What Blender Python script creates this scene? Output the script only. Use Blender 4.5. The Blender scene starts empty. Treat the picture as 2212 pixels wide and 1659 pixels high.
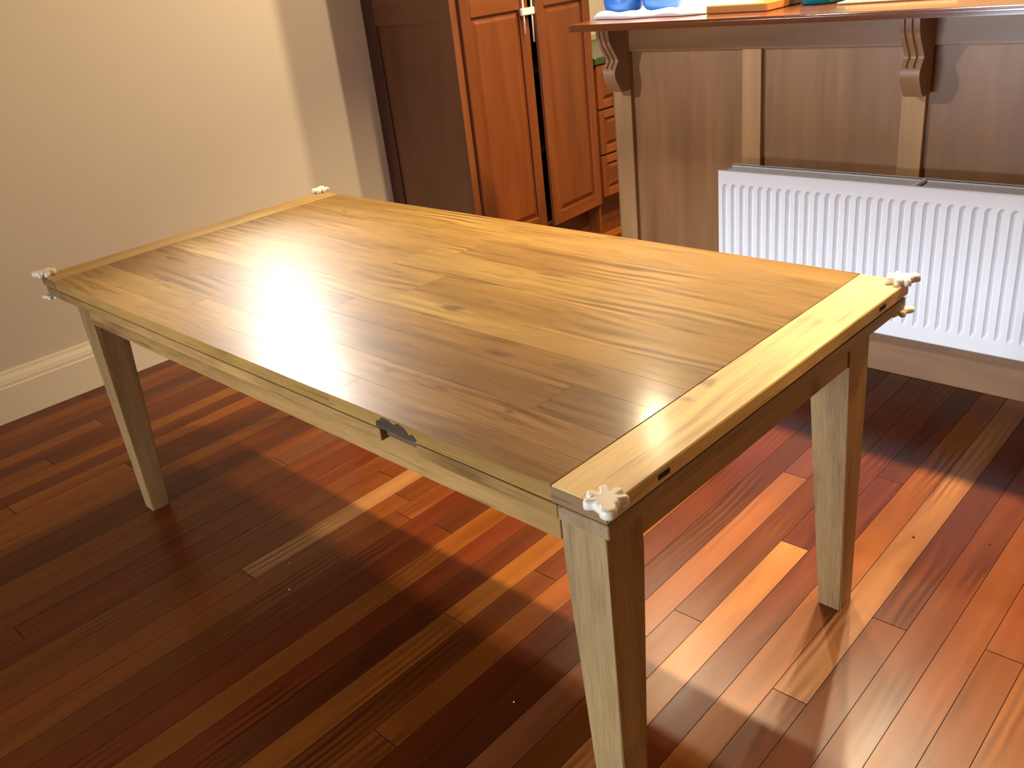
import bpy, bmesh, math, random
from mathutils import Vector, Matrix
R = math.radians
rng = random.Random(11)
S = bpy.context.scene
COL = S.collection

# ------------------------------------------------------------------ camera
cam = bpy.data.cameras.new('camera')
cam.sensor_fit = 'HORIZONTAL'; cam.sensor_width = 36.0
cam.lens = 1912.28 / 2212 * 36.0
cam.clip_start = 0.02
camo = bpy.data.objects.new('camera', cam); COL.objects.link(camo)
camo.matrix_world = (Matrix.Translation((0.624982, -0.723383, 1.417692)) @ Matrix.Rotation(R(46.93202), 4, 'Z')
                     @ Matrix.Rotation(R(64.38467), 4, 'X') @ Matrix.Rotation(R(-6.96798), 4, 'Z'))
S.camera = camo

# ------------------------------------------------------------------ world, exposure, lights
w = bpy.data.worlds.new('world'); S.world = w; w.use_nodes = True
w.node_tree.nodes['Background'].inputs[0].default_value = (0.9, 0.85, 0.8, 1)
w.node_tree.nodes['Background'].inputs[1].default_value = 0.03
S.view_settings.view_transform = 'Standard'; S.view_settings.look = 'None'
S.view_settings.gamma = 1.0; S.view_settings.use_curve_mapping = False
S.view_settings.exposure = 0.3

WARM = (1.0, 0.73, 0.42); NEUT = (1.0, 0.86, 0.68); COOL = (0.74, 0.86, 1.0)
def spot(name, loc, power, col, ang=150, blend=0.6, rad=0.03, aim=None):
    l = bpy.data.lights.new(name, 'SPOT'); l.energy = power; l.color = col
    l.spot_size = R(ang); l.spot_blend = blend; l.shadow_soft_size = rad
    o = bpy.data.objects.new(name, l); o.location = loc
    if aim is not None:
        o.rotation_euler = (Vector(aim) - Vector(loc)).to_track_quat('-Z', 'Y').to_euler()
    COL.objects.link(o); return o
def area(name, loc, aim, sx, sy, power, col):
    l = bpy.data.lights.new(name, 'AREA'); l.energy = power; l.color = col
    l.shape = 'RECTANGLE'; l.size = sx; l.size_y = sy
    o = bpy.data.objects.new(name, l); o.location = loc
    o.rotation_euler = (Vector(aim) - Vector(loc)).to_track_quat('-Z', 'Y').to_euler()
    COL.objects.link(o); return o
# row of downlights over the bar
for x, p in ((0.62, 60), (0.05, 138), (-0.60, 142), (-1.20, 135)):
    spot('bar_downlight', (x, 2.127, 2.40), p, WARM, ang=108, blend=0.55)
# kitchen downlights (they throw the pantry's shadow edges on the left wall)
spot('kitchen_downlight', (-1.80, 2.515, 2.40), 88, (1.0, 0.78, 0.50), ang=178, blend=0.1)
spot('kitchen_downlight', (-0.60, 2.61, 2.40), 105, (1.0, 0.78, 0.50), ang=178, blend=0.1)
# dining room lights behind the photographer
spot('dining_downlight', (-2.3, -1.5, 2.35), 8, NEUT, rad=0.08)
# ceiling spotlight at the front left of the room, aimed at the bar
spot('dining_spot', (-2.60, -1.35, 2.40), 285, (0.86, 0.91, 1.0), ang=50, blend=0.7, rad=0.07, aim=(-0.45, 2.05, 0.72))
# cool light of a window at the front of the dining room
wlt = area('window_light', (-1.0, -3.25, 0.60), (-0.3, 2.0, 0.42), 1.5, 0.9, 25, COOL)
wlt.data.spread = R(75)
# swivel spotlight on the left wall, aimed at the table: its mirror image is the bright glow on the table top
spot('wall_spot', (-2.90, 1.218, 1.85), 200, (1.0, 0.95, 0.86), ang=40, blend=0.8, rad=0.055, aim=(-0.80, 0.10, 0.77))

# ------------------------------------------------------------------ materials
def new_mat(name):
    m = bpy.data.materials.new(name); m.use_nodes = True
    nt = m.node_tree; b = nt.nodes['Principled BSDF']
    return m, nt, b
def N(nt, typ, **kw):
    n = nt.nodes.new(typ)
    for k, v in kw.items(): setattr(n, k, v)
    return n
def mathn(nt, op, a, b=None, c=None, clamp=False):
    n = N(nt, 'ShaderNodeMath', operation=op); n.use_clamp = clamp
    for i, x in enumerate((a, b, c)):
        if x is None: continue
        if isinstance(x, (int, float)): n.inputs[i].default_value = x
        else: nt.links.new(x, n.inputs[i])
    return n.outputs[0]
def wood(name, axis, rough=0.35, contrast=1.0, fig=1.0, knots=0.0, coat=0.0, tint_dark=(0.42, 0.36, 0.32), bump=0.15, pore=1.0, spec=0.5, streak_sc=30, wave_sc=11, crack=0.655, spots=(), coat_rough=0.16):
    """Procedural timber: object colour times grain; axis = grain direction in object space."""
    m, nt, b = new_mat(name); L = nt.links.new
    tc = N(nt, 'ShaderNodeTexCoord'); oi = N(nt, 'ShaderNodeObjectInfo')
    sep = N(nt, 'ShaderNodeSeparateXYZ'); L(tc.outputs['Object'], sep.inputs[0])
    o = {'X': (0, 1, 2), 'Y': (1, 0, 2), 'Z': (2, 0, 1)}[axis]
    off = mathn(nt, 'MULTIPLY', oi.outputs['Random'], 41.0)
    u = mathn(nt, 'ADD', sep.outputs[o[0]], off)
    v = mathn(nt, 'ADD', sep.outputs[o[1]], mathn(nt, 'MULTIPLY', oi.outputs['Random'], 17.3))
    ww = sep.outputs[o[2]]
    def vec(su, sv):
        c = N(nt, 'ShaderNodeCombineXYZ')
        L(mathn(nt, 'MULTIPLY', u, su), c.inputs[0]); L(mathn(nt, 'MULTIPLY', v, sv), c.inputs[1]); L(mathn(nt, 'MULTIPLY', ww, sv), c.inputs[2])
        return c.outputs[0]
    def noise(su, sv, det=3, dist=0.0):
        n = N(nt, 'ShaderNodeTexNoise'); n.inputs['Scale'].default_value = 1.0
        n.inputs['Detail'].default_value = det; n.inputs['Distortion'].default_value = dist
        L(vec(su, sv), n.inputs['Vector']); return n.outputs['Fac']
    broad = noise(1.6, 9, 3, 0.8)
    streak = noise(1.3, streak_sc, 4, 0.5)
    fine = noise(14, 330, 2)
    wv = N(nt, 'ShaderNodeTexWave'); wv.wave_type = 'BANDS'; wv.bands_direction = 'Y'
    wv.inputs['Scale'].default_value = 1.0; wv.inputs['Distortion'].default_value = 9.0
    wv.inputs['Detail'].default_value = 2.5; wv.inputs['Detail Scale'].default_value = 0.9
    L(vec(2.0, wave_sc), wv.inputs['Vector'])
    cat = wv.outputs['Fac']
    # figured (cathedral) grain comes and goes along the board
    msk = mathn(nt, 'MULTIPLY', mathn(nt, 'SUBTRACT', noise(2.2, 6, 1), 0.52, clamp=True), 5.0, clamp=True)
    f = mathn(nt, 'ADD', mathn(nt, 'MULTIPLY', broad, 0.55), mathn(nt, 'MULTIPLY', streak, 0.35))
    f = mathn(nt, 'ADD', f, mathn(nt, 'MULTIPLY', mathn(nt, 'MULTIPLY', mathn(nt, 'SUBTRACT', cat, 0.5), msk), 0.34 * fig))
    f = mathn(nt, 'ADD', f, mathn(nt, 'MULTIPLY', mathn(nt, 'SUBTRACT', fine, 0.5), 0.30 * pore))
    f = mathn(nt, 'ADD', mathn(nt, 'MULTIPLY', mathn(nt, 'SUBTRACT', f, 0.45), 2.0 * contrast), 0.55, clamp=True)
    if knots:
        vo = N(nt, 'ShaderNodeTexVoronoi'); vo.voronoi_dimensions = '2D'; vo.inputs['Scale'].default_value = 1.0
        L(vec(1.9, 5.5), vo.inputs['Vector'])
        k = mathn(nt, 'SUBTRACT', 1.0, mathn(nt, 'DIVIDE', mathn(nt, 'ADD', vo.outputs['Distance'], mathn(nt, 'MULTIPLY', streak, 0.16)), 0.16), clamp=True)
        # dark cracks along the grain
        cr = mathn(nt, 'MULTIPLY', mathn(nt, 'SUBTRACT', noise(4, 55, 3, 0.8), crack, clamp=True), 8.0, clamp=True)
        k = mathn(nt, 'MULTIPLY', mathn(nt, 'MAXIMUM', k, cr), knots)
        f = mathn(nt, 'MULTIPLY', f, mathn(nt, 'SUBTRACT', 1.0, k, clamp=True))
    if spots:
        t2 = N(nt, 'ShaderNodeTexCoord'); TABLE_COORDS.append(t2)
        s2 = N(nt, 'ShaderNodeSeparateXYZ'); L(t2.outputs['Object'], s2.inputs[0])
        wob = mathn(nt, 'MULTIPLY', mathn(nt, 'SUBTRACT', noise(22, 60, 3, 0.5), 0.5), 1.6)
        acc = None
        for (sx, sy, rx, ry, st) in spots:
            dx = mathn(nt, 'DIVIDE', mathn(nt, 'SUBTRACT', s2.outputs[0], sx), rx)
            dy = mathn(nt, 'DIVIDE', mathn(nt, 'SUBTRACT', s2.outputs[1], sy), ry)
            d = mathn(nt, 'ADD', mathn(nt, 'SQRT', mathn(nt, 'ADD', mathn(nt, 'MULTIPLY', dx, dx), mathn(nt, 'MULTIPLY', dy, dy))), wob)
            k = mathn(nt, 'MULTIPLY', mathn(nt, 'SUBTRACT', 1.0, d, clamp=True), st)
            acc = k if acc is None else mathn(nt, 'MAXIMUM', acc, k)
        f = mathn(nt, 'MULTIPLY', f, mathn(nt, 'SUBTRACT', 1.0, acc, clamp=True))
    mx = N(nt, 'ShaderNodeMix', data_type='RGBA'); mx.blend_type = 'MIX'
    L(f, mx.inputs[0]); mx.inputs[6].default_value = (*tint_dark, 1); mx.inputs[7].default_value = (1.22, 1.24, 1.26, 1)
    mu = N(nt, 'ShaderNodeMix', data_type='RGBA'); mu.blend_type = 'MULTIPLY'; mu.inputs[0].default_value = 1.0
    L(oi.outputs['Color'], mu.inputs[6]); L(mx.outputs[2], mu.inputs[7])
    L(mu.outputs[2], b.inputs['Base Color'])
    rr = mathn(nt, 'ADD', mathn(nt, 'MULTIPLY', streak, 0.12), rough - 0.06)
    L(rr, b.inputs['Roughness'])
    b.inputs['Specular IOR Level'].default_value = spec
    b.inputs['Coat Weight'].default_value = coat; b.inputs['Coat Roughness'].default_value = coat_rough
    if bump:
        bp = N(nt, 'ShaderNodeBump'); bp.inputs['Strength'].default_value = bump; bp.inputs['Distance'].default_value = 0.002
        L(mathn(nt, 'ADD', mathn(nt, 'MULTIPLY', fine, 0.6), streak), bp.inputs['Height']); L(bp.outputs[0], b.inputs['Normal'])
    return m
def plain(name, col, rough=0.5, metal=0.0, noise_amt=0.0, nscale=60, bump=0.0, spec=0.5, **kw):
    m, nt, b = new_mat(name); L = nt.links.new
    b.inputs['Base Color'].default_value = (*col, 1); b.inputs['Roughness'].default_value = rough; b.inputs['Metallic'].default_value = metal
    b.inputs['Specular IOR Level'].default_value = spec
    if noise_amt or bump:
        tc = N(nt, 'ShaderNodeTexCoord'); n = N(nt, 'ShaderNodeTexNoise'); n.inputs['Scale'].default_value = nscale; n.inputs['Detail'].default_value = 3
        L(tc.outputs['Object'], n.inputs['Vector'])
        if noise_amt:
            mx = N(nt, 'ShaderNodeMix', data_type='RGBA'); L(n.outputs['Fac'], mx.inputs[0])
            mx.inputs[6].default_value = (*[c * (1 - noise_amt) for c in col], 1); mx.inputs[7].default_value = (*[min(1, c * (1 + noise_amt)) for c in col], 1)
            L(mx.outputs[2], b.inputs['Base Color'])
        if bump:
            bp = N(nt, 'ShaderNodeBump'); bp.inputs['Strength'].default_value = bump; bp.inputs['Distance'].default_value = 0.002
            L(n.outputs['Fac'], bp.inputs['Height']); L(bp.outputs[0], b.inputs['Normal'])
    for k, v in kw.items(): b.inputs[k].default_value = v
    return m
M = {}
TABLE_COORDS = []
# knots and dark cracks of this table's top, in the table's own coordinates: x, y, half length, half width, strength
KNOTS = ((-0.722, 0.395, 0.045, 0.018, 1.3), (-0.086, 0.372, 0.020, 0.024, 1.3), (-1.667, 0.806, 0.016, 0.008, 1.2), (-0.297, 0.125, 0.016, 0.010, 1.0),
         (-0.055, 0.675, 0.022, 0.030, 0.8), (-0.094, 0.680, 0.020, 0.030, 0.8), (-0.600, 0.120, 0.026, 0.012, 1.1), (-0.460, 0.123, 0.030, 0.008, 0.9),
         (-0.125, 0.305, 0.075, 0.012, 1.2), (-0.476, 0.280, 0.060, 0.014, 1.0), (-0.300, 0.300, 0.060, 0.020, 0.8), (-0.235, 0.53, 0.060, 0.010, 0.9), (-1.08, 0.50, 0.10, 0.006, 0.9), (-0.80, 0.545, 0.16, 0.006, 1.1), (-0.445, 0.035, 0.035, 0.018, 0.5), (-0.22, 0.24, 0.07, 0.030, 0.45))
M['floor'] = wood('jarrah_floor', 'Y', rough=0.29, contrast=1.1, fig=1.5, wave_sc=15, bump=0.02, pore=0.35, tint_dark=(0.50, 0.40, 0.36), streak_sc=22, spec=0.22)
M['oak_x'] = wood('oak_along_x', 'X', rough=0.40, contrast=0.9, fig=1.7, knots=0.8, bump=0.06, streak_sc=20, coat=0.20, pore=1.3, crack=0.60, spec=0.10, spots=KNOTS)
M['oak_y'] = wood('oak_along_y', 'Y', rough=0.50, contrast=0.85, fig=1.0, knots=0.8, bump=0.10, streak_sc=24, coat=0.05, pore=1.3, crack=0.60, spots=KNOTS)
M['oak_z'] = wood('oak_along_z', 'Z', rough=0.55, contrast=1.25, fig=0.7, knots=0.55, bump=0.3, crack=0.60)
M['cab_z'] = wood('cabinet_along_z', 'Z', rough=0.40, contrast=0.72, fig=0.15, bump=0.03, pore=0.3, streak_sc=17)
M['cab_y'] = wood('cabinet_along_y', 'Y', rough=0.40, contrast=0.72, fig=0.15, bump=0.03, pore=0.3, streak_sc=17)
M['cab_x'] = wood('cabinet_along_x', 'X', rough=0.40, contrast=0.72, fig=0.15, bump=0.03, pore=0.3, streak_sc=17)
M['bartop'] = wood('bar_top_varnish', 'X', rough=0.18, contrast=0.6, fig=0.6, bump=0.0, pore=0.4, coat=0.3)
M['wall'] = plain('wall_paint', (0.74, 0.66, 0.53), 0.75, noise_amt=0.02, nscale=180, bump=0.05)
M['kwall'] = plain('kitchen_wall_paint', (0.72, 0.62, 0.42), 0.7, noise_amt=0.02, nscale=120)
M['ceil'] = plain('ceiling_paint', (0.80, 0.77, 0.70), 0.85, noise_amt=0.01, nscale=90)
M['skirt'] = plain('skirting_gloss', (0.88, 0.81, 0.65), 0.4, noise_amt=0.01, nscale=40)
M['white'] = plain('radiator_enamel', (0.86, 0.88, 0.90), 0.32, noise_amt=0.01, nscale=30)
M['grille'] = plain('grille_grey', (0.78, 0.81, 0.82), 0.45, noise_amt=0.03, nscale=50)
M['dark'] = plain('dark_recess', (0.015, 0.012, 0.010), 0.8, noise_amt=0.1)
M['joint'] = plain('floor_joint', (0.03, 0.012, 0.005), 0.8, noise_amt=0.1)
M['hand'] = plain('protector_foam', (0.84, 0.76, 0.60), 0.42, noise_amt=0.02, nscale=200, bump=0.05)
M['lock'] = plain('lock_plastic', (0.88, 0.82, 0.68), 0.35, noise_amt=0.01)
M['knob'] = plain('knob_metal', (0.30, 0.38, 0.42), 0.25, metal=0.7, noise_amt=0.03)
M['bench'] = plain('benchtop_green', (0.035, 0.06, 0.02), 0.25, noise_amt=0.25, nscale=220)
M['splash'] = plain('splashback_green', (0.50, 0.50, 0.26), 0.3, noise_amt=0.03, nscale=30)
M['blue'] = plain('blue_plastic', (0.028, 0.165, 0.60), 0.25, noise_amt=0.08, nscale=14)
M['teal'] = plain('teal_plastic', (0.0, 0.22, 0.30), 0.3, noise_amt=0.04, nscale=14)
M['bag'] = plain('plastic_bag', (0.66, 0.66, 0.70), 0.3, noise_amt=0.02, nscale=25, bump=0.4)
M['crumb'] = plain('crumb', (0.85, 0.82, 0.74), 0.7, noise_amt=0.1, nscale=300)
M['crumbd'] = plain('crumb_dark', (0.05, 0.03, 0.015), 0.8, noise_amt=0.2, nscale=300)
def cloth_mat():
    m, nt, b = new_mat('woven_cloth'); L = nt.links.new
    tc = N(nt, 'ShaderNodeTexCoord'); c = N(nt, 'ShaderNodeTexBrick')
    c.inputs['Scale'].default_value = 1.0; c.inputs['Brick Width'].default_value = 0.022; c.inputs['Row Height'].default_value = 0.012; c.inputs['Mortar Size'].default_value = 0.0016
    c.inputs['Color1'].default_value = (0.80, 0.72, 0.52, 1); c.inputs['Color2'].default_value = (0.86, 0.80, 0.62, 1); c.inputs['Mortar'].default_value = (0.42, 0.34, 0.20, 1)
    L(tc.outputs['Object'], c.inputs['Vector']); L(c.outputs['Color'], b.inputs['Base Color']); b.inputs['Roughness'].default_value = 0.85
    bp = N(nt, 'ShaderNodeBump'); bp.inputs['Strength'].default_value = 0.6; bp.invert = True; L(c.outputs['Fac'], bp.inputs['Height']); L(bp.outputs[0], b.inputs['Normal'])
    return m
M['cloth'] = cloth_mat()
M['shade'] = plain('lamp_shade_white', (0.80, 0.79, 0.76), 0.4, noise_amt=0.01)

# ------------------------------------------------------------------ mesh helpers
def link(name, me, mat, parent=None, col=None, loc=None):
    o = bpy.data.objects.new(name, me); COL.objects.link(o)
    if mat is not None and not me.materials: me.materials.append(mat)
    if parent is not None: o.parent = parent
    if loc is not None: o.location = loc
    if col is not None: o.color = (*col, 1)
    return o
def obj(name, bm, mat, parent=None, col=None, loc=None, smooth=False):
    bmesh.ops.recalc_face_normals(bm, faces=bm.faces)
    me = bpy.data.meshes.new(name); bm.to_mesh(me); bm.free()
    if smooth:
        for p in me.polygons: p.use_smooth = True
    return link(name, me, mat, parent, col, loc)
def thing(name, label, cat, loc=(0, 0, 0), rz=0.0, group=None):
    o = bpy.data.objects.new(name, None); COL.objects.link(o); o.empty_display_size = 0.05
    o.location = loc; o.rotation_euler = (0, 0, rz); tag(o, label, cat, group); return o
def tag(o, label, cat, group=None):
    o['label'] = label; o['category'] = cat
    if group: o['group'] = group
    return o
def struct(o): o['kind'] = 'structure'; return o
def box(bm, x0, x1, y0, y1, z0, z1, bev=0.0, seg=1):
    vs = [bm.verts.new((x, y, z)) for x in (x0, x1) for y in (y0, y1) for z in (z0, z1)]
    fs = [bm.faces.new([vs[i] for i in q]) for q in ((0, 1, 3, 2), (4, 6, 7, 5), (0, 4, 5, 1), (2, 3, 7, 6), (0, 2, 6, 4), (1, 5, 7, 3))]
    if bev:
        es = list({e for f in fs for e in f.edges})
        bmesh.ops.bevel(bm, geom=es, offset=bev, segments=seg, profile=0.5, affect='EDGES')
    return bm
def bx(name, mat, parent, c, bev=0.0, col=None, seg=1, org=None):
    """box part given by world-like bounds c=(x0,x1,y0,y1,z0,z1) in the parent's frame; origin at its centre"""
    cx, cy, cz = ((c[0] + c[1]) / 2, (c[2] + c[3]) / 2, (c[4] + c[5]) / 2)
    bm = bmesh.new(); box(bm, c[0] - cx, c[1] - cx, c[2] - cy, c[3] - cy, c[4] - cz, c[5] - cz, bev, seg)
    return obj(name, bm, mat, parent, col, (cx, cy, cz))
def prism(bm, pts, axis, a, b):
    """extrude a 2-D outline along an axis; pts are the other two coordinates in order"""
    def P(p, t):
        return {'X': (t, p[0], p[1]), 'Y': (p[0], t, p[1]), 'Z': (p[0], p[1], t)}[axis]
    va = [bm.verts.new(P(p, a)) for p in pts]; vb = [bm.verts.new(P(p, b)) for p in pts]
    n = len(pts)
    bm.faces.new(va); bm.faces.new(vb[::-1])
    for i in range(n): bm.faces.new((va[i], va[(i + 1) % n], vb[(i + 1) % n], vb[i]))
    return bm
def lathe(bm, prof, n=32, c=(0, 0, 0)):
    rings = []
    for r, z in prof:
        rings.append([bm.verts.new((c[0] + r * math.cos(2 * math.pi * i / n), c[1] + r * math.sin(2 * math.pi * i / n), c[2] + z)) for i in range(n)] if r > 1e-6 else [bm.verts.new((c[0], c[1], c[2] + z))])
    for a, b in zip(rings, rings[1:]):
        for i in range(n):
            j = (i + 1) % n
            if len(a) == 1: bm.faces.new((a[0], b[i], b[j]))
            elif len(b) == 1: bm.faces.new((a[i], a[j], b[0]))
            else: bm.faces.new((a[i], a[j], b[j], b[i]))
    return bm
def jit(c, a=0.08):
    k = 1 + rng.uniform(-a, a); return tuple(max(0.0, x * k * (1 + rng.uniform(-a, a) * 0.3)) for x in c)

# ------------------------------------------------------------------ floor and its boards
floor = struct(bx('floor', M['dark'], None, (-3.2, 2.6, -3.5, 5.2, -0.08, -0.012)))
PAL = [((0.108, 0.025, 0.005), 4), ((0.155, 0.038, 0.006), 6), ((0.20, 0.053, 0.008), 6), ((0.25, 0.076, 0.010), 3), ((0.138, 0.027, 0.005), 4), ((0.30, 0.098, 0.013), 1.2)]
def pal():
    t = rng.uniform(0, sum(p[1] for p in PAL))
    for c, k in PAL:
        t -= k
        if t <= 0: return jit(c, 0.10)
    return PAL[1][0]
PITCH = 0.0745; SL = -0.02
def floorboard(k, y0, y1, col):
    xa, xb = -1.382 + PITCH * k + 0.0004, -1.382 + PITCH * (k + 1) - 0.0004
    cx, cy = (xa + xb) / 2, (y0 + y1) / 2
    hw, hl, c = (xb - xa) / 2, (y1 - y0) / 2 - 0.0004, 0.0004
    bm = bmesh.new()
    lo = [bm.verts.new((sx * hw, sy * hl, -0.014)) for sx, sy in ((-1, -1), (1, -1), (1, 1), (-1, 1))]
    md = [bm.verts.new((sx * hw, sy * hl, -c)) for sx, sy in ((-1, -1), (1, -1), (1, 1), (-1, 1))]
    tp = [bm.verts.new((sx * (hw - c), sy * (hl - c), 0)) for sx, sy in ((-1, -1), (1, -1), (1, 1), (-1, 1))]
    for a, b in ((lo, md), (md, tp)):
        for i in range(4): bm.faces.new((a[i], a[(i + 1) % 4], b[(i + 1) % 4], b[i]))
    for f_ in bm.faces: f_.material_index = 1
    bm.faces.new(tp)
    o = obj('floorboard', bm, M['floor'], None, col); o.data.materials.append(M['joint'])
    o.parent = floor; o.matrix_parent_inverse = Matrix.Translation(-floor.location)
    o.location = (cx + SL * cy, cy, 0); o.rotation_euler = (0, 0, -SL)
    return o
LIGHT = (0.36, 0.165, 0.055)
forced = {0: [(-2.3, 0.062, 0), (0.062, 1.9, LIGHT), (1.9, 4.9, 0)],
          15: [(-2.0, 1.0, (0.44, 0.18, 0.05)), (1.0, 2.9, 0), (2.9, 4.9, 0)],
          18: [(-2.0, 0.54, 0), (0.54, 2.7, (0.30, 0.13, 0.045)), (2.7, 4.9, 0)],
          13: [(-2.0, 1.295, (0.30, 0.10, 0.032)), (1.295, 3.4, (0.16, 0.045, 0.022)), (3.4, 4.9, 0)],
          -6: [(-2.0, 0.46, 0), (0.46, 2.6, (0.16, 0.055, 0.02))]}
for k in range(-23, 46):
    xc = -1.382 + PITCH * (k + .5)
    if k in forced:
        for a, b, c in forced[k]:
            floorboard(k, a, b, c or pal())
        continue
    y = -1.2 - rng.uniform(0, 2.6); end = 2.4 if xc < -2.5 else 4.9
    if xc > -1.5: end = 2.5 if xc > -0.7 else 3.6
    while y < end:
        ln = rng.uniform(2.2, 4.2); floorboard(k, y, min(y + ln, end), pal()); y += ln

# ------------------------------------------------------------------ room shell
struct(bx('wall_left', M['wall'], None, (-3.2, -3.055, -3.5, 5.2, -0.02, 2.45)))
struct(bx('wall_back', M['kwall'], None, (-3.2, 2.6, 5.05, 5.2, -0.02, 2.45)))
struct(bx('wall_front', M['wall'], None, (-3.2, 2.6, -3.6, -3.5, -0.02, 2.45)))
struct(bx('wall_right', M['wall'], None, (2.5, 2.6, -3.5, 5.2, -0.02, 2.45)))
struct(bx('ceiling', M['ceil'], None, (-3.2, 2.6, -3.6, 5.2, 2.45, 2.55)))
bm = bmesh.new()
prism(bm, [(-3.056, 0.0), (-3.033, 0.0), (-3.033, 0.134), (-3.036, 0.139), (-3.036, 0.150), (-3.040, 0.165), (-3.047, 0.180), (-3.049, 0.192), (-3.056, 0.194)], 'Y', -3.5, 2.035)
struct(obj('baseboard_left', bm, M['skirt']))

# ------------------------------------------------------------------ dining table
TL, TW, TH, IX, IY = 1.990, 0.9416, 0.770, 0.049, 0.050
tb = thing('dining_table', 'oak draw-leaf dining table with a golden planked top and tapered legs', 'table', (0, 0, 0))
for n_ in TABLE_COORDS: n_.object = tb
OG = (0.315, 0.185, 0.046); OM = (0.285, 0.162, 0.040); OD = (0.23, 0.120, 0.032); OB = (0.25, 0.132, 0.034); OL = (0.315, 0.187, 0.046); OF = (0.38, 0.212, 0.060)
z0, z1 = 0.743, TH
XA, XB = -TL + 0.095, -0.098
for y0, y1, segs in ((0.0, 0.072, [(XA, -0.62, OF), (-0.62, XB, OF)]), (0.072, 0.149, [(XA, -1.32, OG), (-1.32, XB, OF)]),
                     (0.149, 0.252, [(XA, -0.95, OD), (-0.95, -0.27, OB), (-0.27, XB, OD)]), (0.252, 0.334, [(XA, -0.98, OD), (-0.98, XB, OB)]),
                     (0.334, 0.402, [(XA, XB, OL)]), (0.402, 0.535, [(XA, -0.9, OM), (-0.9, XB, OM)]),
                     (0.535, 0.665, [(XA, -1.1, OM), (-1.1, XB, OG)]), (0.665, 0.792, [(XA, -1.0, OM), (-1.0, XB, OM)]), (0.792, TW, [(XA, XB, OG)])):
    for xa, xb, c in segs:
        bx('tabletop_plank', M['oak_x'], tb, (xa, xb, y0, y1, z0, z1), 0.0003, jit(c, 0.05))
bx('breadboard_end', M['oak_y'], tb, (XB, 0, 0, TW, z0, z1), 0.002, (0.85, 0.59, 0.21))  # reflected lamp glow on this end board is put into its brighter colour
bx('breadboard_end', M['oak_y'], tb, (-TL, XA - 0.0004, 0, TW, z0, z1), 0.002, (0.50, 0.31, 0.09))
AP = (0.37, 0.205, 0.068)
# two draw leaves under the top, with a dark gap between them
zl0, zl1 = 0.714, 0.7375
for xa, xb in ((-TL + 0.003, -0.487), (-0.392, -0.003)):
    lf = bx('draw_leaf', M['oak_x'], tb, (xa + (0.09 if xa < -1 else 0), xb - (0 if xa < -1 else 0.09), 0.003, TW - 0.003, zl0, zl1), 0.0012, AP)
    e = (xa, xa + 0.0895) if xa < -1 else (xb - 0.0895, xb)
    bx('leaf_end', M['oak_y'], tb, (e[0], e[1], 0.003, TW - 0.003, zl0, zl1), 0.0015, (0.30, 0.19, 0.085))
bx('gap_shade_sheet', M['dark'], tb, (-TL + 0.1, -0.1, 0.02, TW - 0.02, zl1, z0), 0)  # near-black sheet that paints the shade in the gap under the top
# aprons
ya, yb = IY + 0.004, TW - IY - 0.004; xa_, xb_ = -TL + IX + 0.004, -IX - 0.004
bx('apron', M['oak_x'], tb, (-TL + IX + 0.085, -IX - 0.085, IY - 0.002, IY + 0.022, 0.634, zl0 - 0.0005), 0.001, AP)
bx('centre_bearer', M['oak_x'], tb, (-0.49, -0.39, 0.016, TW - 0.022, zl0 + 0.006, zl1 - 0.001), 0, (0.16, 0.085, 0.05))  # bearer seen in the gap, coloured dark to carry the recess shade
bx('apron', M['oak_x'], tb, (xa_ + 0.08, xb_ - 0.08, yb - 0.024, yb, 0.628, zl0), 0.001, AP)
bx('apron', M['oak_y'], tb, (xb_ - 0.024, xb_, ya + 0.08, yb - 0.08, 0.625, zl0), 0.001, (0.40, 0.25, 0.11))
bx('apron', M['oak_y'], tb, (xa_, xa_ + 0.024, ya + 0.08, yb - 0.08, 0.625, zl0), 0.001, AP)
# legs: straight outer faces, tapered inner faces
def leg(sx, sy):
    X = -IX if sx > 0 else -TL + IX; Y = TW - IY if sy > 0 else (IY if False else IY)
    bm = bmesh.new(); rings = []
    for z, s in ((0.0, 0.0545), (0.60, 0.084), (zl0 - 0.0005, 0.086)):
        rings.append([bm.verts.new((a * s * -sx, b * s * -sy, z)) for a, b in ((0, 0), (1, 0), (1, 1), (0, 1))])
    bm.faces.new(rings[0]); bm.faces.new(rings[-1])
    for a, b in zip(rings, rings[1:]):
        for i in range(4): bm.faces.new((a[i], a[(i + 1) % 4], b[(i + 1) % 4], b[i]))
    bmesh.ops.bevel(bm, geom=[e for e in bm.edges if abs(e.verts[0].co.z - e.verts[1].co.z) > 0.05], offset=0.0025, segments=2, affect='EDGES')
    return obj('leg', bm, M['oak_z'], tb, jit((0.37, 0.222, 0.082), 0.05), (X, Y, 0))
for sx in (1, -1):
    for sy in (1, -1): leg(sx, sy)
for xa, xb in ((XB, -0.001), (-TL + 0.001, XA)):
    bx('end_grain', M['oak_x'], tb, (xa, xb, -0.0007, 0.0006, z0 + 0.0005, z1 - 0.002), 0, (0.22, 0.125, 0.06))
bm = bmesh.new()
prism(bm, [(-0.489, 0.7445), (-0.462, 0.7438), (-0.440, 0.7446), (-0.415, 0.7437), (-0.388, 0.7445), (-0.384, 0.750), (-0.394, 0.757), (-0.402, 0.753), (-0.412, 0.763), (-0.428, 0.767), (-0.440, 0.761), (-0.452, 0.766), (-0.470, 0.766), (-0.478, 0.758), (-0.486, 0.756)], 'Y', -0.0006, 0.0006)
obj('bark_patch', bm, M['oak_x'], tb, (0.075, 0.05, 0.033))
# slots in the edge of the right-hand end board, their shade painted black
for y in (0.125, 0.823):
    bx('edge_slot', M['dark'], tb, (-0.002, 0.0006, y - 0.014, y + 0.014, 0.752, 0.761), 0.0005)

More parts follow.
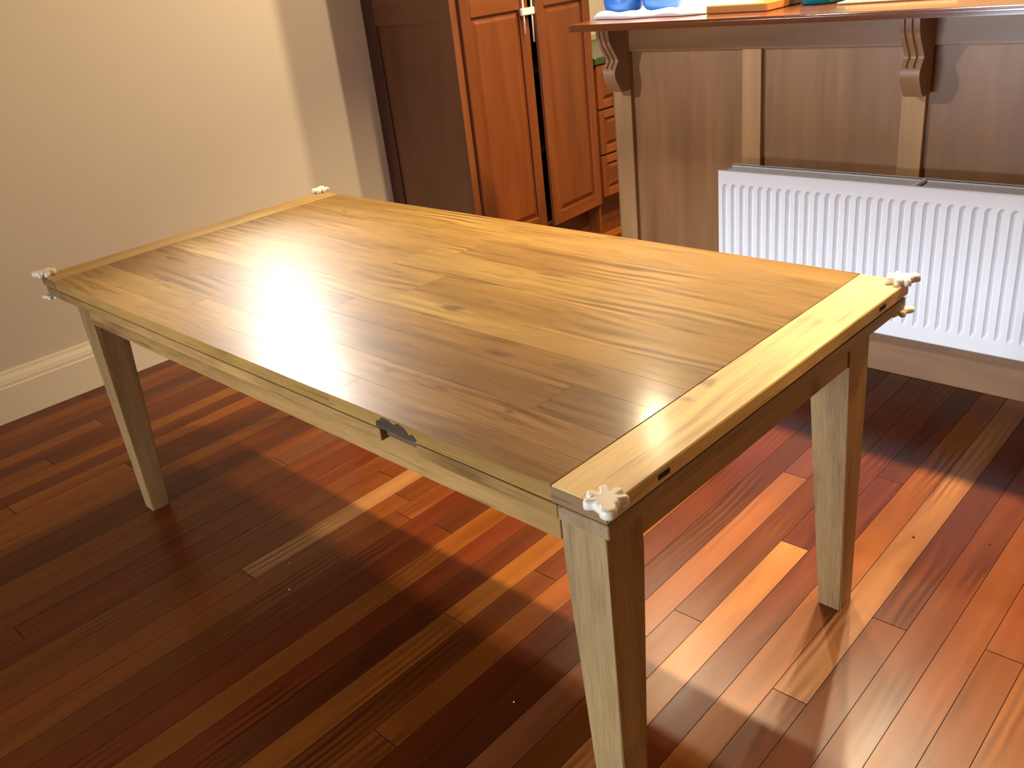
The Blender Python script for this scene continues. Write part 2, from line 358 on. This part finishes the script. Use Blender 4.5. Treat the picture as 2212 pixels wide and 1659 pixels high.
# ------------------------------------------------------------------ hand-shaped corner protectors
FING = [(-84, 0.033, 0.0072), (-42, 0.036, 0.0080), (0, 0.039, 0.0084), (42, 0.036, 0.0080), (84, 0.033, 0.0072)]
def sdf(x, y):
    d = math.hypot(x + 0.002, y) - 0.0185
    d = min(d, math.hypot(x + 0.022, y) - 0.0125)
    # heel neck
    for t in (0.25, 0.5, 0.75): d = min(d, math.hypot(x + 0.004 + 0.018 * t, y) - 0.013)
    for a, ln, r in FING:
        ca, sa = math.cos(R(a)), math.sin(R(a)); p = x * ca + y * sa; q = -x * sa + y * ca
        p2 = max(0.004, min(ln - r, p)); d2 = math.hypot(p - p2, q) - r
        k = 0.003; h = max(k - abs(d - d2), 0) / k; d = min(d, d2) - h * h * k * 0.25
    return d
def hand_mesh(h=0.013, flip=False):
    bm = bmesh.new(); NA, NR = 120, 11
    rad = []
    for i in range(NA):
        a = 2 * math.pi * i / NA; r = 0.05
        while sdf(r * math.cos(a), r * math.sin(a)) > 0 and r > 0.008: r -= 0.0004
        rad.append(r)
    sg = -1 if flip else 1
    c = bm.verts.new((0, 0, sg * h)); rings = []
    for j in range(1, NR + 1):
        s = 1 - (1 - j / NR) ** 1.7; ring = []
        for i in range(NA):
            a = 2 * math.pi * i / NA; x, y = s * rad[i] * math.cos(a), s * rad[i] * math.sin(a)
            d = max(0.0, -sdf(x, y)) if j < NR else 0.0
            t = min(1.0, d / 0.0052); z = h * (0.55 + 0.45 * math.sqrt(1 - (1 - t) ** 2))
            ring.append(bm.verts.new((x, y, sg * z)))
        rings.append(ring)
    base = [bm.verts.new((v.co.x, v.co.y, 0)) for v in rings[-1]]; rings.append(base)
    for i in range(NA): bm.faces.new((c, rings[0][i], rings[0][(i + 1) % NA]))
    for a, b in zip(rings, rings[1:]):
        for i in range(NA): bm.faces.new((a[i], b[i], b[(i + 1) % NA], a[(i + 1) % NA]))
    bm.faces.new(base)
    return bm
tm = bmesh.new(); tm.free()
hb = hand_mesh(); bmesh.ops.recalc_face_normals(hb, faces=hb.faces)
HM = bpy.data.meshes.new('hand'); hb.to_mesh(HM); hb.free()
hb = hand_mesh(0.009, True); bmesh.ops.recalc_face_normals(hb, faces=hb.faces)
HL = bpy.data.meshes.new('hand_lower'); hb.to_mesh(HL); hb.free()
for me in (HM, HL):
    me.materials.append(M['hand'])
    for p in me.polygons: p.use_smooth = True
for (cx, cy, ang, lower, lab) in ((-0.002, 0.002, 135, False, 'white hand-shaped corner guard on the near table corner, five stubby fingers spread'),
                                  (-0.008, TW - 0.008, 225, True, 'cream hand-shaped corner guard clamped on the table corner in front of the radiator'),
                                  (-TL + 0.007, 0.007, 45, True, 'cream hand-shaped corner guard on the left table corner beside the bare wall'),
                                  (-TL + 0.001, TW - 0.001, -45, False, 'small cream hand-shaped corner guard on the far table corner near the pantry')):
    t = thing('corner_protector', lab, 'corner guard', (cx, cy, TH), R(ang), 'hand-shaped corner guards on the table')
    u = link('upper_hand', HM, M['hand'], t, loc=(0, 0, 0.0003)); u.scale = (0.92, 0.92, 1)
    if lower:
        link('lower_hand', HL, M['hand'], t, loc=(0.004, 0, zl0 - TH - 0.0003)).scale = (0.85, 0.85, 1)

# ------------------------------------------------------------------ tall pantry cabinet
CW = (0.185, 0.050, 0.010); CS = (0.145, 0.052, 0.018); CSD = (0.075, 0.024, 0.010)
PY0, PY1, PXF, PXB, PZ = 2.040, 2.965, -2.440, -3.052, 2.15
pn = thing('pantry_cabinet', 'tall orange-brown timber pantry cabinet with two panelled doors against the left wall', 'cabinet', (0, 0, 0))
# side facing the dining room: frame and recessed panels
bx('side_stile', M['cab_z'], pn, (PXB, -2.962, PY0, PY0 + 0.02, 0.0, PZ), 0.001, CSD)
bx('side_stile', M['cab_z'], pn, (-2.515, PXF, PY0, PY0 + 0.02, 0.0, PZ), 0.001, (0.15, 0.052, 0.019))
for a, b in ((0.0, 0.10), (1.193, 1.33), (2.05, PZ)):
    bx('side_rail', M['cab_x'], pn, (-2.962, -2.515, PY0, PY0 + 0.02, a, b), 0.001, (0.15, 0.052, 0.019))
for a, b in ((0.10, 1.193), (1.33, 2.05)):
    bx('side_panel', M['cab_z'], pn, (-2.962, -2.515, PY0 + 0.009, PY0 + 0.018, a, b), 0, CS)
bx('side_panel', M['cab_z'], pn, (PXB, PXF, PY1 - 0.018, PY1, 0.0, PZ), 0.001, CW)
bx('back_panel', M['dark'], pn, (PXB, PXB + 0.01, PY0 + 0.02, PY1 - 0.018, 0.14, PZ), 0)
bx('cabinet_top', M['cab_y'], pn, (PXB, PXF, PY0, PY1, PZ, PZ + 0.02), 0.001, CW)
bx('plinth', M['cab_y'], pn, (PXF - 0.10, PXF - 0.08, PY0 + 0.02, PY1 - 0.018, 0.0, 0.15), 0, (0.15, 0.045, 0.015))
bx('front_stile', M['cab_z'], pn, (PXF - 0.02, PXF + 0.004, PY0 + 0.0005, PY0 + 0.042, 0.0, PZ), 0.002, (0.22, 0.07, 0.021))
SHELF = plain('shelf_white', (0.35, 0.33, 0.30), 0.5, noise_amt=0.02)
for z in (0.15, 0.525, 0.90, 1.28, 1.66):
    bx('shelf', SHELF, pn, (PXB + 0.01, PXF - 0.02, PY0 + 0.02, PY1 - 0.018, z, z + 0.016), 0)
def raised_panel(name, parent, y0, y1, za, zb, x, col, bevw=0.028, rise=0.012, mat=None):
    """raised-and-fielded panel facing +X; x = plane of its outer edge"""
    bm = bmesh.new()
    def ring(i, xx): return [bm.verts.new((xx, a, b)) for a, b in ((y0 + i, za + i), (y1 - i, za + i), (y1 - i, zb - i), (y0 + i, zb - i))]
    rs = [ring(0, x - 0.006), ring(0, x), ring(0.006, x), ring(bevw, x + rise), ring(bevw + 0.002, x + rise + 0.0005)]
    bm.faces.new(rs[0][::-1])
    for a, b in zip(rs, rs[1:]):
        for i in range(4): bm.faces.new((a[i], a[(i + 1) % 4], b[(i + 1) % 4], b[i]))
    bm.faces.new(rs[-1])
    return obj(name, bm, mat or M['cab_z'], parent, col)
def frame_piece(parent, mat, name, c, col): return bx(name, mat, parent, c, 0.003, col, 2)
def cab_door(y0, y1, zlo, zhi, rails, hinge, ang, knob_y):
    """door object is hinged: local origin on the hinge, local y runs along the closed door"""
    d = bpy.data.objects.new('door', None); COL.objects.link(d); d.parent = pn; d.empty_display_size = 0.05
    d.location = (PXF + 0.001, hinge, 0); d.rotation_euler = (0, 0, ang)
    a, b = y0 - hinge, y1 - hinge; st = 0.058; T = 0.021
    frame_piece(d, M['cab_z'], 'stile', (0, T, a, a + st, zlo, zhi), jit(CW, .05)); frame_piece(d, M['cab_z'], 'stile', (0, T, b - st, b, zlo, zhi), jit(CW, .05))
    for r0, r1 in rails:
        frame_piece(d, M['cab_y'], 'rail', (0, T, a + st, b - st, r0, r1), jit((0.22, 0.062, 0.012), .05))
    for (p0, p1), (q0, q1) in zip(rails, rails[1:]):
        raised_panel('raised_panel', d, a + st, b - st, p1, q0, 0.006, jit((0.185, 0.050, 0.010), .08))
    bm = bmesh.new(); lathe(bm, [(0, 0), (0.006, 0), (0.006, 0.012), (0.014, 0.016), (0.016, 0.022), (0.012, 0.028), (0, 0.029)], 16)
    k = obj('knob', bm, M['knob'], d, None, (T, knob_y - hinge, 1.34), True); k.rotation_euler = (0, R(90), 0)
    return d
RAILS = [(0.16, 0.222), (1.195, 1.275), (2.02, 2.10)]
cab_door(PY0 + 0.044, 2.508, 0.16, 2.10, RAILS, PY0 + 0.044, 0.0, 2.487)
cab_door(2.522, 2.950, 0.16, 2.10, RAILS, 2.950, R(5.0), 2.543)

# white sliding lock looped over the two door knobs
lk = thing('cabinet_lock', 'white plastic sliding child lock hanging between the pantry door knobs', 'child lock', (-2.402, 2.49, 1.06))
def tube(bm, pts, r, n=8):
    prev = None
    for i, p in enumerate(pts):
        p = Vector(p); t = (Vector(pts[min(i + 1, len(pts) - 1)]) - Vector(pts[max(i - 1, 0)])).normalized()
        s = t.cross(Vector((1, 0.2, 0.1))).normalized(); u = t.cross(s)
        ring = [bm.verts.new(p + r * (math.cos(2 * math.pi * k / n) * s + math.sin(2 * math.pi * k / n) * u)) for k in range(n)]
        if prev:
            for k in range(n): bm.faces.new((prev[k], prev[(k + 1) % n], ring[(k + 1) % n], ring[k]))
        else: bm.faces.new(ring[::-1])
        prev = ring
    bm.faces.new(prev); return bm
bm = bmesh.new()
pts = [(0, -0.030, 0.030), (0, -0.030, 0.12), (0, -0.030, 0.30)] + [(0, 0.0 + 0.030 * -math.cos(R(a)), 0.30 + 0.03 * math.sin(R(a))) for a in range(20, 180, 20)] + [(0, 0.030, 0.30), (0, 0.026, 0.12), (0, 0.024, -0.012)]
tube(bm, pts, 0.0042); obj('loop_rod', bm, M['lock'], lk, None, None, True)
bm = bmesh.new(); box(bm, -0.009, 0.010, -0.046, 0.040, 0.108, 0.140, 0.005, 2); obj('slider', bm, M['lock'], lk)

# ------------------------------------------------------------------ kitchen drawers, benchtop
dy0, dy1 = 2.968, 3.56
dr = thing('drawer_unit', 'orange-brown kitchen drawer unit seen between the pantry door and the bar', 'drawers', (0, 0, 0))
bx('carcass', M['cab_z'], dr, (-3.05, PXF - 0.002, dy0, dy1, 0.17, 0.872), 0, CW)
bx('plinth', M['cab_y'], dr, (-2.56, -2.54, dy0, dy1, 0.0, 0.17), 0, (0.20, 0.06, 0.02))
for za, zb in ((0.652, 0.866), (0.417, 0.641), (0.188, 0.406)):
    d = bpy.data.objects.new('drawer', None); COL.objects.link(d); d.parent = dr
    T = 0.020; X = PXF; st = 0.040
    frame_piece(d, M['cab_z'], 'stile', (X, X + T, dy0 + 0.012, dy0 + 0.012 + st, za, zb), jit(CW, .05)); frame_piece(d, M['cab_z'], 'stile', (X, X + T, dy1 - st - 0.004, dy1 - 0.004, za, zb), jit(CW, .05))
    for a, b in ((za, za + st), (zb - st, zb)): frame_piece(d, M['cab_y'], 'rail', (X, X + T, dy0 + 0.012 + st, dy1 - st - 0.004, a, b), jit((0.25, 0.075, 0.014), .05))
    raised_panel('raised_panel', d, dy0 + 0.012 + st, dy1 - st - 0.004, za + st, zb - st, X + 0.005, jit(CW, .06), 0.024, 0.013, M['cab_y'])
    if za > 0.6:
        bm = bmesh.new(); lathe(bm, [(0, 0), (0.006, 0), (0.006, 0.010), (0.013, 0.014), (0.016, 0.020), (0.012, 0.026), (0, 0.027)], 16)
        k = obj('knob', bm, M['knob'], d, None, (X + T, 3.10, 0.686), True); k.rotation_euler = (0, R(90), 0)
bt = bx('kitchen_benchtop', M['bench'], None, (-3.05, -2.415, 2.968, 4.6, 0.873, 0.908), 0.004)
tag(bt, 'dark green kitchen benchtop over the orange drawers', 'benchtop')
sp = bx('splashback', M['splash'], None, (-3.054, -3.046, 2.968, 4.9, 0.9085, 0.94), 0.001); struct(sp); sp.name = 'trim_1'

# ------------------------------------------------------------------ breakfast bar
YF = 2.055; BX0, BX1 = -1.585, 1.25
BR = (0.30, 0.144, 0.052); BRL = (0.47, 0.26, 0.10); BRD = (0.27, 0.135, 0.062)
br = thing('breakfast_bar', 'panelled timber breakfast bar with a row of recessed brown panels', 'bar counter', (0, 0, 0))
stiles = [(BX0, -1.503), (-1.031, -0.960), (-0.489, -0.418), (0.053, 0.124), (0.595, 0.666), (1.167, BX1)]
for i, (a, b) in enumerate(stiles):
    bx('stile', M['cab_z'], br, (a, b, YF, YF + 0.022, 0.15, 1.056), 0.0012, BRL if i else (0.38, 0.21, 0.085))
bx('top_rail', M['cab_x'], br, (BX0, BX1, YF, YF + 0.022, 1.0565, 1.155), 0.0012, BR)
bx('skirting_board', M['cab_x'], br, (BX0 - 0.003, BX1, YF - 0.004, YF + 0.022, 0.0, 0.149), 0.002, (0.36, 0.19, 0.095))
for (a, b), (c, d_) in zip(stiles, stiles[1:]):
    bx('panel', M['cab_z'], br, (b, c, YF + 0.0175, YF + 0.0218, 0.15, 1.056), 0, jit(BR, 0.05))
bx('bar_wall', M['kwall'], br, (BX0 + 0.002, BX1, YF + 0.022, YF + 0.16, 0.0, 1.155), 0, (1, 1, 1))
bx('end_board', M['cab_z'], br, (BX0 - 0.002, BX0 + 0.002, YF, YF + 0.16, 0.15, 1.155), 0, BR)
# corbels under the overhang: S-profile with two grooves on the front
def corbel(x0, wdt=0.056):
    t = bpy.data.objects.new('corbel', None); COL.objects.link(t); t.parent = br; t.location = (x0, YF, 0.922)
    H = 1.1545 - 0.922
    P = [(0.0, 0.0), (-0.056, 0.000), (-0.078, 0.030), (-0.091, 0.055), (-0.092, 0.075), (-0.080, 0.096), (-0.070, 0.110), (-0.074, 0.122), (-0.090, 0.145), (-0.106, 0.168), (-0.116, 0.192), (-0.120, 0.215), (-0.121, H), (0.0, H)]
    # smooth the front curve
    cr = []
    for i in range(1, len(P) - 2):
        p0, p1, p2, p3 = P[i - 1] if i > 1 else P[i], P[i], P[i + 1], P[i + 2] if i < len(P) - 3 else P[i + 1]
        for s in range(5):
            u = s / 5.0
            cr.append(tuple(0.5 * (2 * b + (c - a) * u + (2 * a - 5 * b + 4 * c - d) * u * u + (3 * b - a - 3 * c + d) * u ** 3) for a, b, c, d in zip(p0, p1, p2, p3)))
    cr.append(P[-2])
    n = len(cr); xs = [0, 0.012, 0.014, 0.0205, 0.0225, wdt - 0.0225, wdt - 0.0205, wdt - 0.014, wdt - 0.012, wdt]
    groove = [0, 0, 1, 1, 0, 0, 1, 1, 0, 0]
    bm = bmesh.new(); grid = []
    for x, g in zip(xs, groove):
        col = []
        for (y, z) in cr:
            dd = 0.007 * g if (z > 0.088) else 0.0
            col.append(bm.verts.new((x, y + dd, z)))
        grid.append(col)
    for a, b in zip(grid, grid[1:]):
        for i in range(n - 1): bm.faces.new((a[i], b[i], b[i + 1], a[i + 1]))
    for col in (grid[0], grid[-1]):
        x = col[0].co.x; back = [bm.verts.new((x, 0, v.co.z)) for v in col]
        for i in range(n - 1): bm.faces.new((col[i], col[i + 1], back[i + 1], back[i]))
        if col is grid[0]: b0 = back
        else: b1 = back
    for i in range(n - 1): bm.faces.new((b0[i], b0[i + 1], b1[i + 1], b1[i]))
    bm.faces.new([c[0] for c in grid] + [b1[0], b0[0]]); bm.faces.new([c[-1] for c in grid] + [b1[-1], b0[-1]])
    obj('scroll', bm, M['cab_z'], t, (0.33, 0.175, 0.085))
corbel(-1.556); corbel(-0.463); corbel(0.605)
# bar top with a rounded nosing
bm = bmesh.new(); zt, zb = 1.178, 1.155; rr = (zt - zb) / 2; yf, ybk = 1.81, 2.44
outline = [(BX0 - 0.002, ybk), (BX1, ybk), (BX1, yf)] + [(BX0 - 0.002 + 0.02 - 0.02 * math.cos(R(a)), yf + 0.02 - 0.02 * math.sin(R(a))) for a in range(90, -1, -15)]
prism(bm, outline, 'Z', zb, zt)
bmesh.ops.bevel(bm, geom=[e for e in bm.edges if abs(e.verts[0].co.z - e.verts[1].co.z) < 1e-6], offset=rr * 0.85, segments=4, profile=0.5, affect='EDGES')
o = obj('bar_top', bm, M['bartop'], None, (0.125, 0.032, 0.006)); tag(o, 'glossy red-brown timber bar top with rounded front edge', 'bar top')

# ------------------------------------------------------------------ radiator on the bar front
RX0, RX1, RY0, RY1, RZ0, RZ1 = -1.032, 0.272, 1.900, 2.012, 0.203, 0.686
rd = thing('radiator', 'white ribbed steel panel radiator mounted on the panelled bar front', 'radiator', (0, 0, 0))
def ribbed(y, depth, sgn):
    bm = bmesh.new(); p = 0.0337; nr = int((RX1 - RX0 - 0.03) / p)
    xs = [(RX0 + 0.004, 0.0)]; x = RX0 + 0.018
    for i in range(nr):
        xs += [(x, 0), (x + 0.0065, 1), (x + 0.0105, 1), (x + 0.0195, 0)]; x += p
    xs.append((RX1 - 0.004, 0.0))
    zs = [(RZ0 + 0.004, 0), (RZ0 + 0.048, 0), (RZ0 + 0.062, 1), (RZ1 - 0.054, 1), (RZ1 - 0.042, 0), (RZ1 - 0.004, 0)]
    g = [[bm.verts.new((xx, y + sgn * depth * gx * gz, zz)) for zz, gz in zs] for xx, gx in xs]
    for a, b in zip(g, g[1:]):
        for i in range(len(zs) - 1): bm.faces.new((a[i], b[i], b[i + 1], a[i + 1]))
    # folded rim
    rim = [g[i][0] for i in range(len(g))] + [g[-1][i] for i in range(1, len(zs))] + [g[i][-1] for i in range(len(g) - 2, -1, -1)] + [g[0][i] for i in range(len(zs) - 2, 0, -1)]
    cxm, czm = (RX0 + RX1) / 2, (RZ0 + RZ1) / 2
    def grow(v, d, dy): return bm.verts.new((v.co.x + (d if v.co.x > cxm else -d) * (abs(v.co.x - cxm) > (RX1 - RX0) / 2 - 0.006), v.co.y + dy, v.co.z + (d if v.co.z > czm else -d) * (abs(v.co.z - czm) > (RZ1 - RZ0) / 2 - 0.006)))
    r1 = [grow(v, 0.004, sgn * 0.004) for v in rim]; r2 = [grow(v, 0.004, sgn * 0.014) for v in rim]
    m = len(rim)
    for a, b in ((rim, r1), (r1, r2)):
        for i in range(m): bm.faces.new((a[i], a[(i + 1) % m], b[(i + 1) % m], b[i]))
    return bm
o = obj('front_panel', ribbed(RY0, 0.013, 1), M['white'], rd)
o = obj('back_panel', ribbed(RY1, 0.007, -1), M['white'], rd)
for xa, xb in ((RX0, RX0 + 0.002), (RX1 - 0.002, RX1)):
    bx('side_cover', M['white'], rd, (xa, xb, RY0 + 0.010, RY1 - 0.008, RZ0 + 0.02, RZ1 - 0.004), 0.0005)
# top grille: rails, divider and fine louvres
xm = (RX0 + RX1) / 2
bx('grille_rail', M['grille'], rd, (RX0 + 0.002, RX1 - 0.002, RY0 + 0.012, RY0 + 0.020, RZ1 - 0.012, RZ1 - 0.003), 0)
bx('grille_rail', M['grille'], rd, (RX0 + 0.002, RX1 - 0.002, RY1 - 0.020, RY1 - 0.012, RZ1 - 0.012, RZ1 - 0.003), 0)
bx('grille_divider', M['white'], rd, (xm - 0.006, xm + 0.006, RY0 + 0.012, RY1 - 0.012, RZ1 - 0.011, RZ1 - 0.001), 0)
bm = bmesh.new(); x = RX0 + 0.012
while x < RX1 - 0.012:
    if abs(x - xm) > 0.012: box(bm, x, x + 0.0068, RY0 + 0.020, RY1 - 0.020, RZ1 - 0.010, RZ1 - 0.005)
    x += 0.0088
o = obj('grille_louvre', bm, M['grille'], rd); o['kind'] = 'stuff'
bx('convector_core', plain('core_grey', (0.20, 0.21, 0.21), 0.6, noise_amt=0.05), rd, (RX0 + 0.01, RX1 - 0.01, RY0 + 0.024, RY1 - 0.024, RZ0 + 0.04, RZ1 - 0.03), 0)
for x in (RX0 + 0.15, RX1 - 0.15):
    bx('wall_bracket', M['white'], rd, (x, x + 0.03, RY1 - 0.01, YF + 0.012, RZ0 + 0.08, RZ1 - 0.09), 0.001)

# ------------------------------------------------------------------ things on the bar top
ZT = 1.1785
def crumple(name, x0, x1, y0, y1, h, seed, label):
    """crumpled sheet of plastic: a flattened rim round the front, folds rising at the back"""
    r = random.Random(seed); bm = bmesh.new(); nx, ny = 44, 26; g = []
    ph = [(r.uniform(6, 26), r.uniform(6, 26), r.uniform(0, 6.28), r.uniform(0.4, 1)) for _ in range(9)]
    for i in range(nx + 1):
        row = []
        for j in range(ny + 1):
            u, v = i / nx, j / ny
            wob = sum(a * math.sin(fx * u + fy * v + p) for fx, fy, p, a in ph) / 4.0
            ed = min(u, 1 - u, v * 1.0)
            px = x0 + (x1 - x0) * u + 0.010 * math.sin(17 * v + seed) * (1 - 2 * abs(u - .5)) ; py = y0 + (y1 - y0) * v + 0.010 * math.sin(13 * u + 2 * seed) + 0.03 * (2 * u - 1) ** 4
            rise = 0.006 + 0.018 * math.exp(-((ed - 0.06) / 0.05) ** 2)
            back = max(0.0, (v - 0.70) / 0.30); rise += h * back ** 1.6
            rise *= min(1.0, ed / 0.03 + 0.12)
            row.append(bm.verts.new((px, py, max(0.0015, rise + 0.007 * wob * min(1, ed * 9)))))
        g.append(row)
    for a, b in zip(g, g[1:]):
        for j in range(ny): bm.faces.new((a[j], b[j], b[j + 1], a[j + 1]))
    o = obj(name, bm, M['bag'], None, None, (0, 0, ZT - 0.0005), True)
    sm = o.modifiers.new('solid', 'SOLIDIFY'); sm.thickness = 0.0012; sm.offset = 1
    return o
o = crumple('plastic_wrap', -1.60, -1.12, 1.945, 2.33, 0.14, 3, ''); tag(o, 'crumpled white plastic wrap under the blue tubs on the bar end', 'plastic wrap')
TX = ((-1.535, 2.085, 'blue rounded tub on white plastic wrap, nearest the bar end'), (-1.378, 2.105, 'blue rounded tub on white plastic wrap, beside the wooden board'))
t0 = None
for x, y, lab in TX:
    if t0 is None:
        t0 = thing('blue_tub', lab, 'tub', (x, y, ZT + 0.012), 0, 'blue tubs on the bar')
        bm = bmesh.new(); lathe(bm, [(0, 0), (0.044, 0.0), (0.060, 0.005), (0.070, 0.017), (0.0745, 0.04), (0.0755, 0.10), (0.0745, 0.17), (0.066, 0.185), (0, 0.187)], 36); obj('body', bm, M['blue'], t0, None, None, True)
        bm = bmesh.new(); lathe(bm, [(0.0, 0.1875), (0.050, 0.1875), (0.052, 0.190), (0.052, 0.212), (0.047, 0.216), (0, 0.217)], 32); obj('lid', bm, M['white'], t0, None, None, True)
    else:
        c = t0.copy(); COL.objects.link(c); c.location = (x, y, ZT + 0.012); c['label'] = lab
        for ch in t0.children:
            k = ch.copy(); COL.objects.link(k); k.parent = c
wb = thing('wooden_board', 'flat orange-brown wooden board lying on the bar top beside the plastic wrap', 'board', (0, 0, 0))
bx('board_block', M['bartop'], wb, (-1.105, -0.885, 1.955, 2.26, ZT, ZT + 0.026), 0.003, (0.50, 0.22, 0.055))
bm = bmesh.new(); lathe(bm, [(0, 0), (0.062, 0), (0.067, 0.004), (0.074, 0.03), (0.080, 0.07), (0.083, 0.10), (0.086, 0.103), (0.083, 0.106), (0.079, 0.10), (0.074, 0.068), (0.067, 0.03), (0.058, 0.008), (0, 0.007)], 40)
o = obj('bowl', bm, M['teal'], None, None, (-0.797, 2.15, ZT), True); tag(o, 'teal plastic bowl standing on the bar top', 'bowl')
bm = bmesh.new(); box(bm, -0.17, 0.17, -0.12, 0.12, 0, 0.006, 0.002, 2); 
o = obj('folded_cloth', bm, M['cloth'], None, None, (-0.538, 2.17, ZT)); o.rotation_euler = (0, 0, R(3)); tag(o, 'cream woven cloth lying flat on the bar top right of the teal bowl', 'cloth')
bm = bmesh.new(); box(bm, -0.155, 0.165, -0.11, 0.115, 0, 0.005, 0.002, 2)
k = obj('upper_fold', bm, M['cloth'], o, None, (0.005, 0.0, 0.0062)); k.rotation_euler = (0, 0, R(1.5))

# ------------------------------------------------------------------ crumbs on the floor
def crumb(x, y, s, mat, lab, grp):
    bm = bmesh.new(); bmesh.ops.create_icosphere(bm, subdivisions=1, radius=s)
    for v in bm.verts: v.co *= rng.uniform(0.7, 1.2); v.co.z *= 0.6
    zmin = min(v.co.z for v in bm.verts)
    for v in bm.verts: v.co.z -= zmin
    tag(obj('crumb', bm, mat, None, None, (x, y, 0.0002)), lab, 'crumb', grp)
crumb(-1.190, 0.094, 0.0030, M['crumb'], 'larger white crumb on the shaded floor below the light floorboard', 'crumbs on the floor')
crumb(-1.291, 0.159, 0.0018, M['crumb'], 'tiny white crumb beside the light floorboard', 'crumbs on the floor')
crumb(-0.454, 0.179, 0.0022, M['crumb'], 'tiny white crumb on the dark floor left of the near table leg', 'crumbs on the floor')
crumb(-0.029, 1.195, 0.0034, M['crumbd'], 'dark fleck on the lit floor right of the far right table leg', 'crumbs on the floor')
crumb(0.125, 1.269, 0.0030, M['crumbd'], 'dark fleck on the lit floor near the right picture edge', 'crumbs on the floor')

# ------------------------------------------------------------------ swivel spotlight on the wall (its mirror image is the glow on the table)
wl = thing('wall_spotlight', 'small white swivel spotlight fixed high on the left wall', 'lamp', (-3.055, 1.256, 1.88))
bm = bmesh.new(); lathe(bm, [(0, 0.0), (0.05, 0.0), (0.05, 0.012), (0.012, 0.018), (0.012, 0.06), (0, 0.06)], 24)
k = obj('wall_plate', bm, M['shade'], wl, None, (0, 0, 0), True); k.rotation_euler = (0, R(90), 0)
bm = bmesh.new(); lathe(bm, [(0, 0.0), (0.035, 0.004), (0.062, 0.03), (0.068, 0.09), (0.068, 0.112), (0.064, 0.112), (0.060, 0.09), (0.0, 0.088)], 32)
k = obj('lamp_head', bm, M['shade'], wl, None, None, True)
dv = (Vector((-0.76, 0.05, 0.77)) - Vector((-2.90, 1.218, 1.85))).normalized()
k.rotation_euler = dv.to_track_quat('Z', 'Y').to_euler(); k.location = Vector((-2.90, 1.218, 1.85)) - dv * 0.118 - Vector((-3.055, 1.256, 1.88))
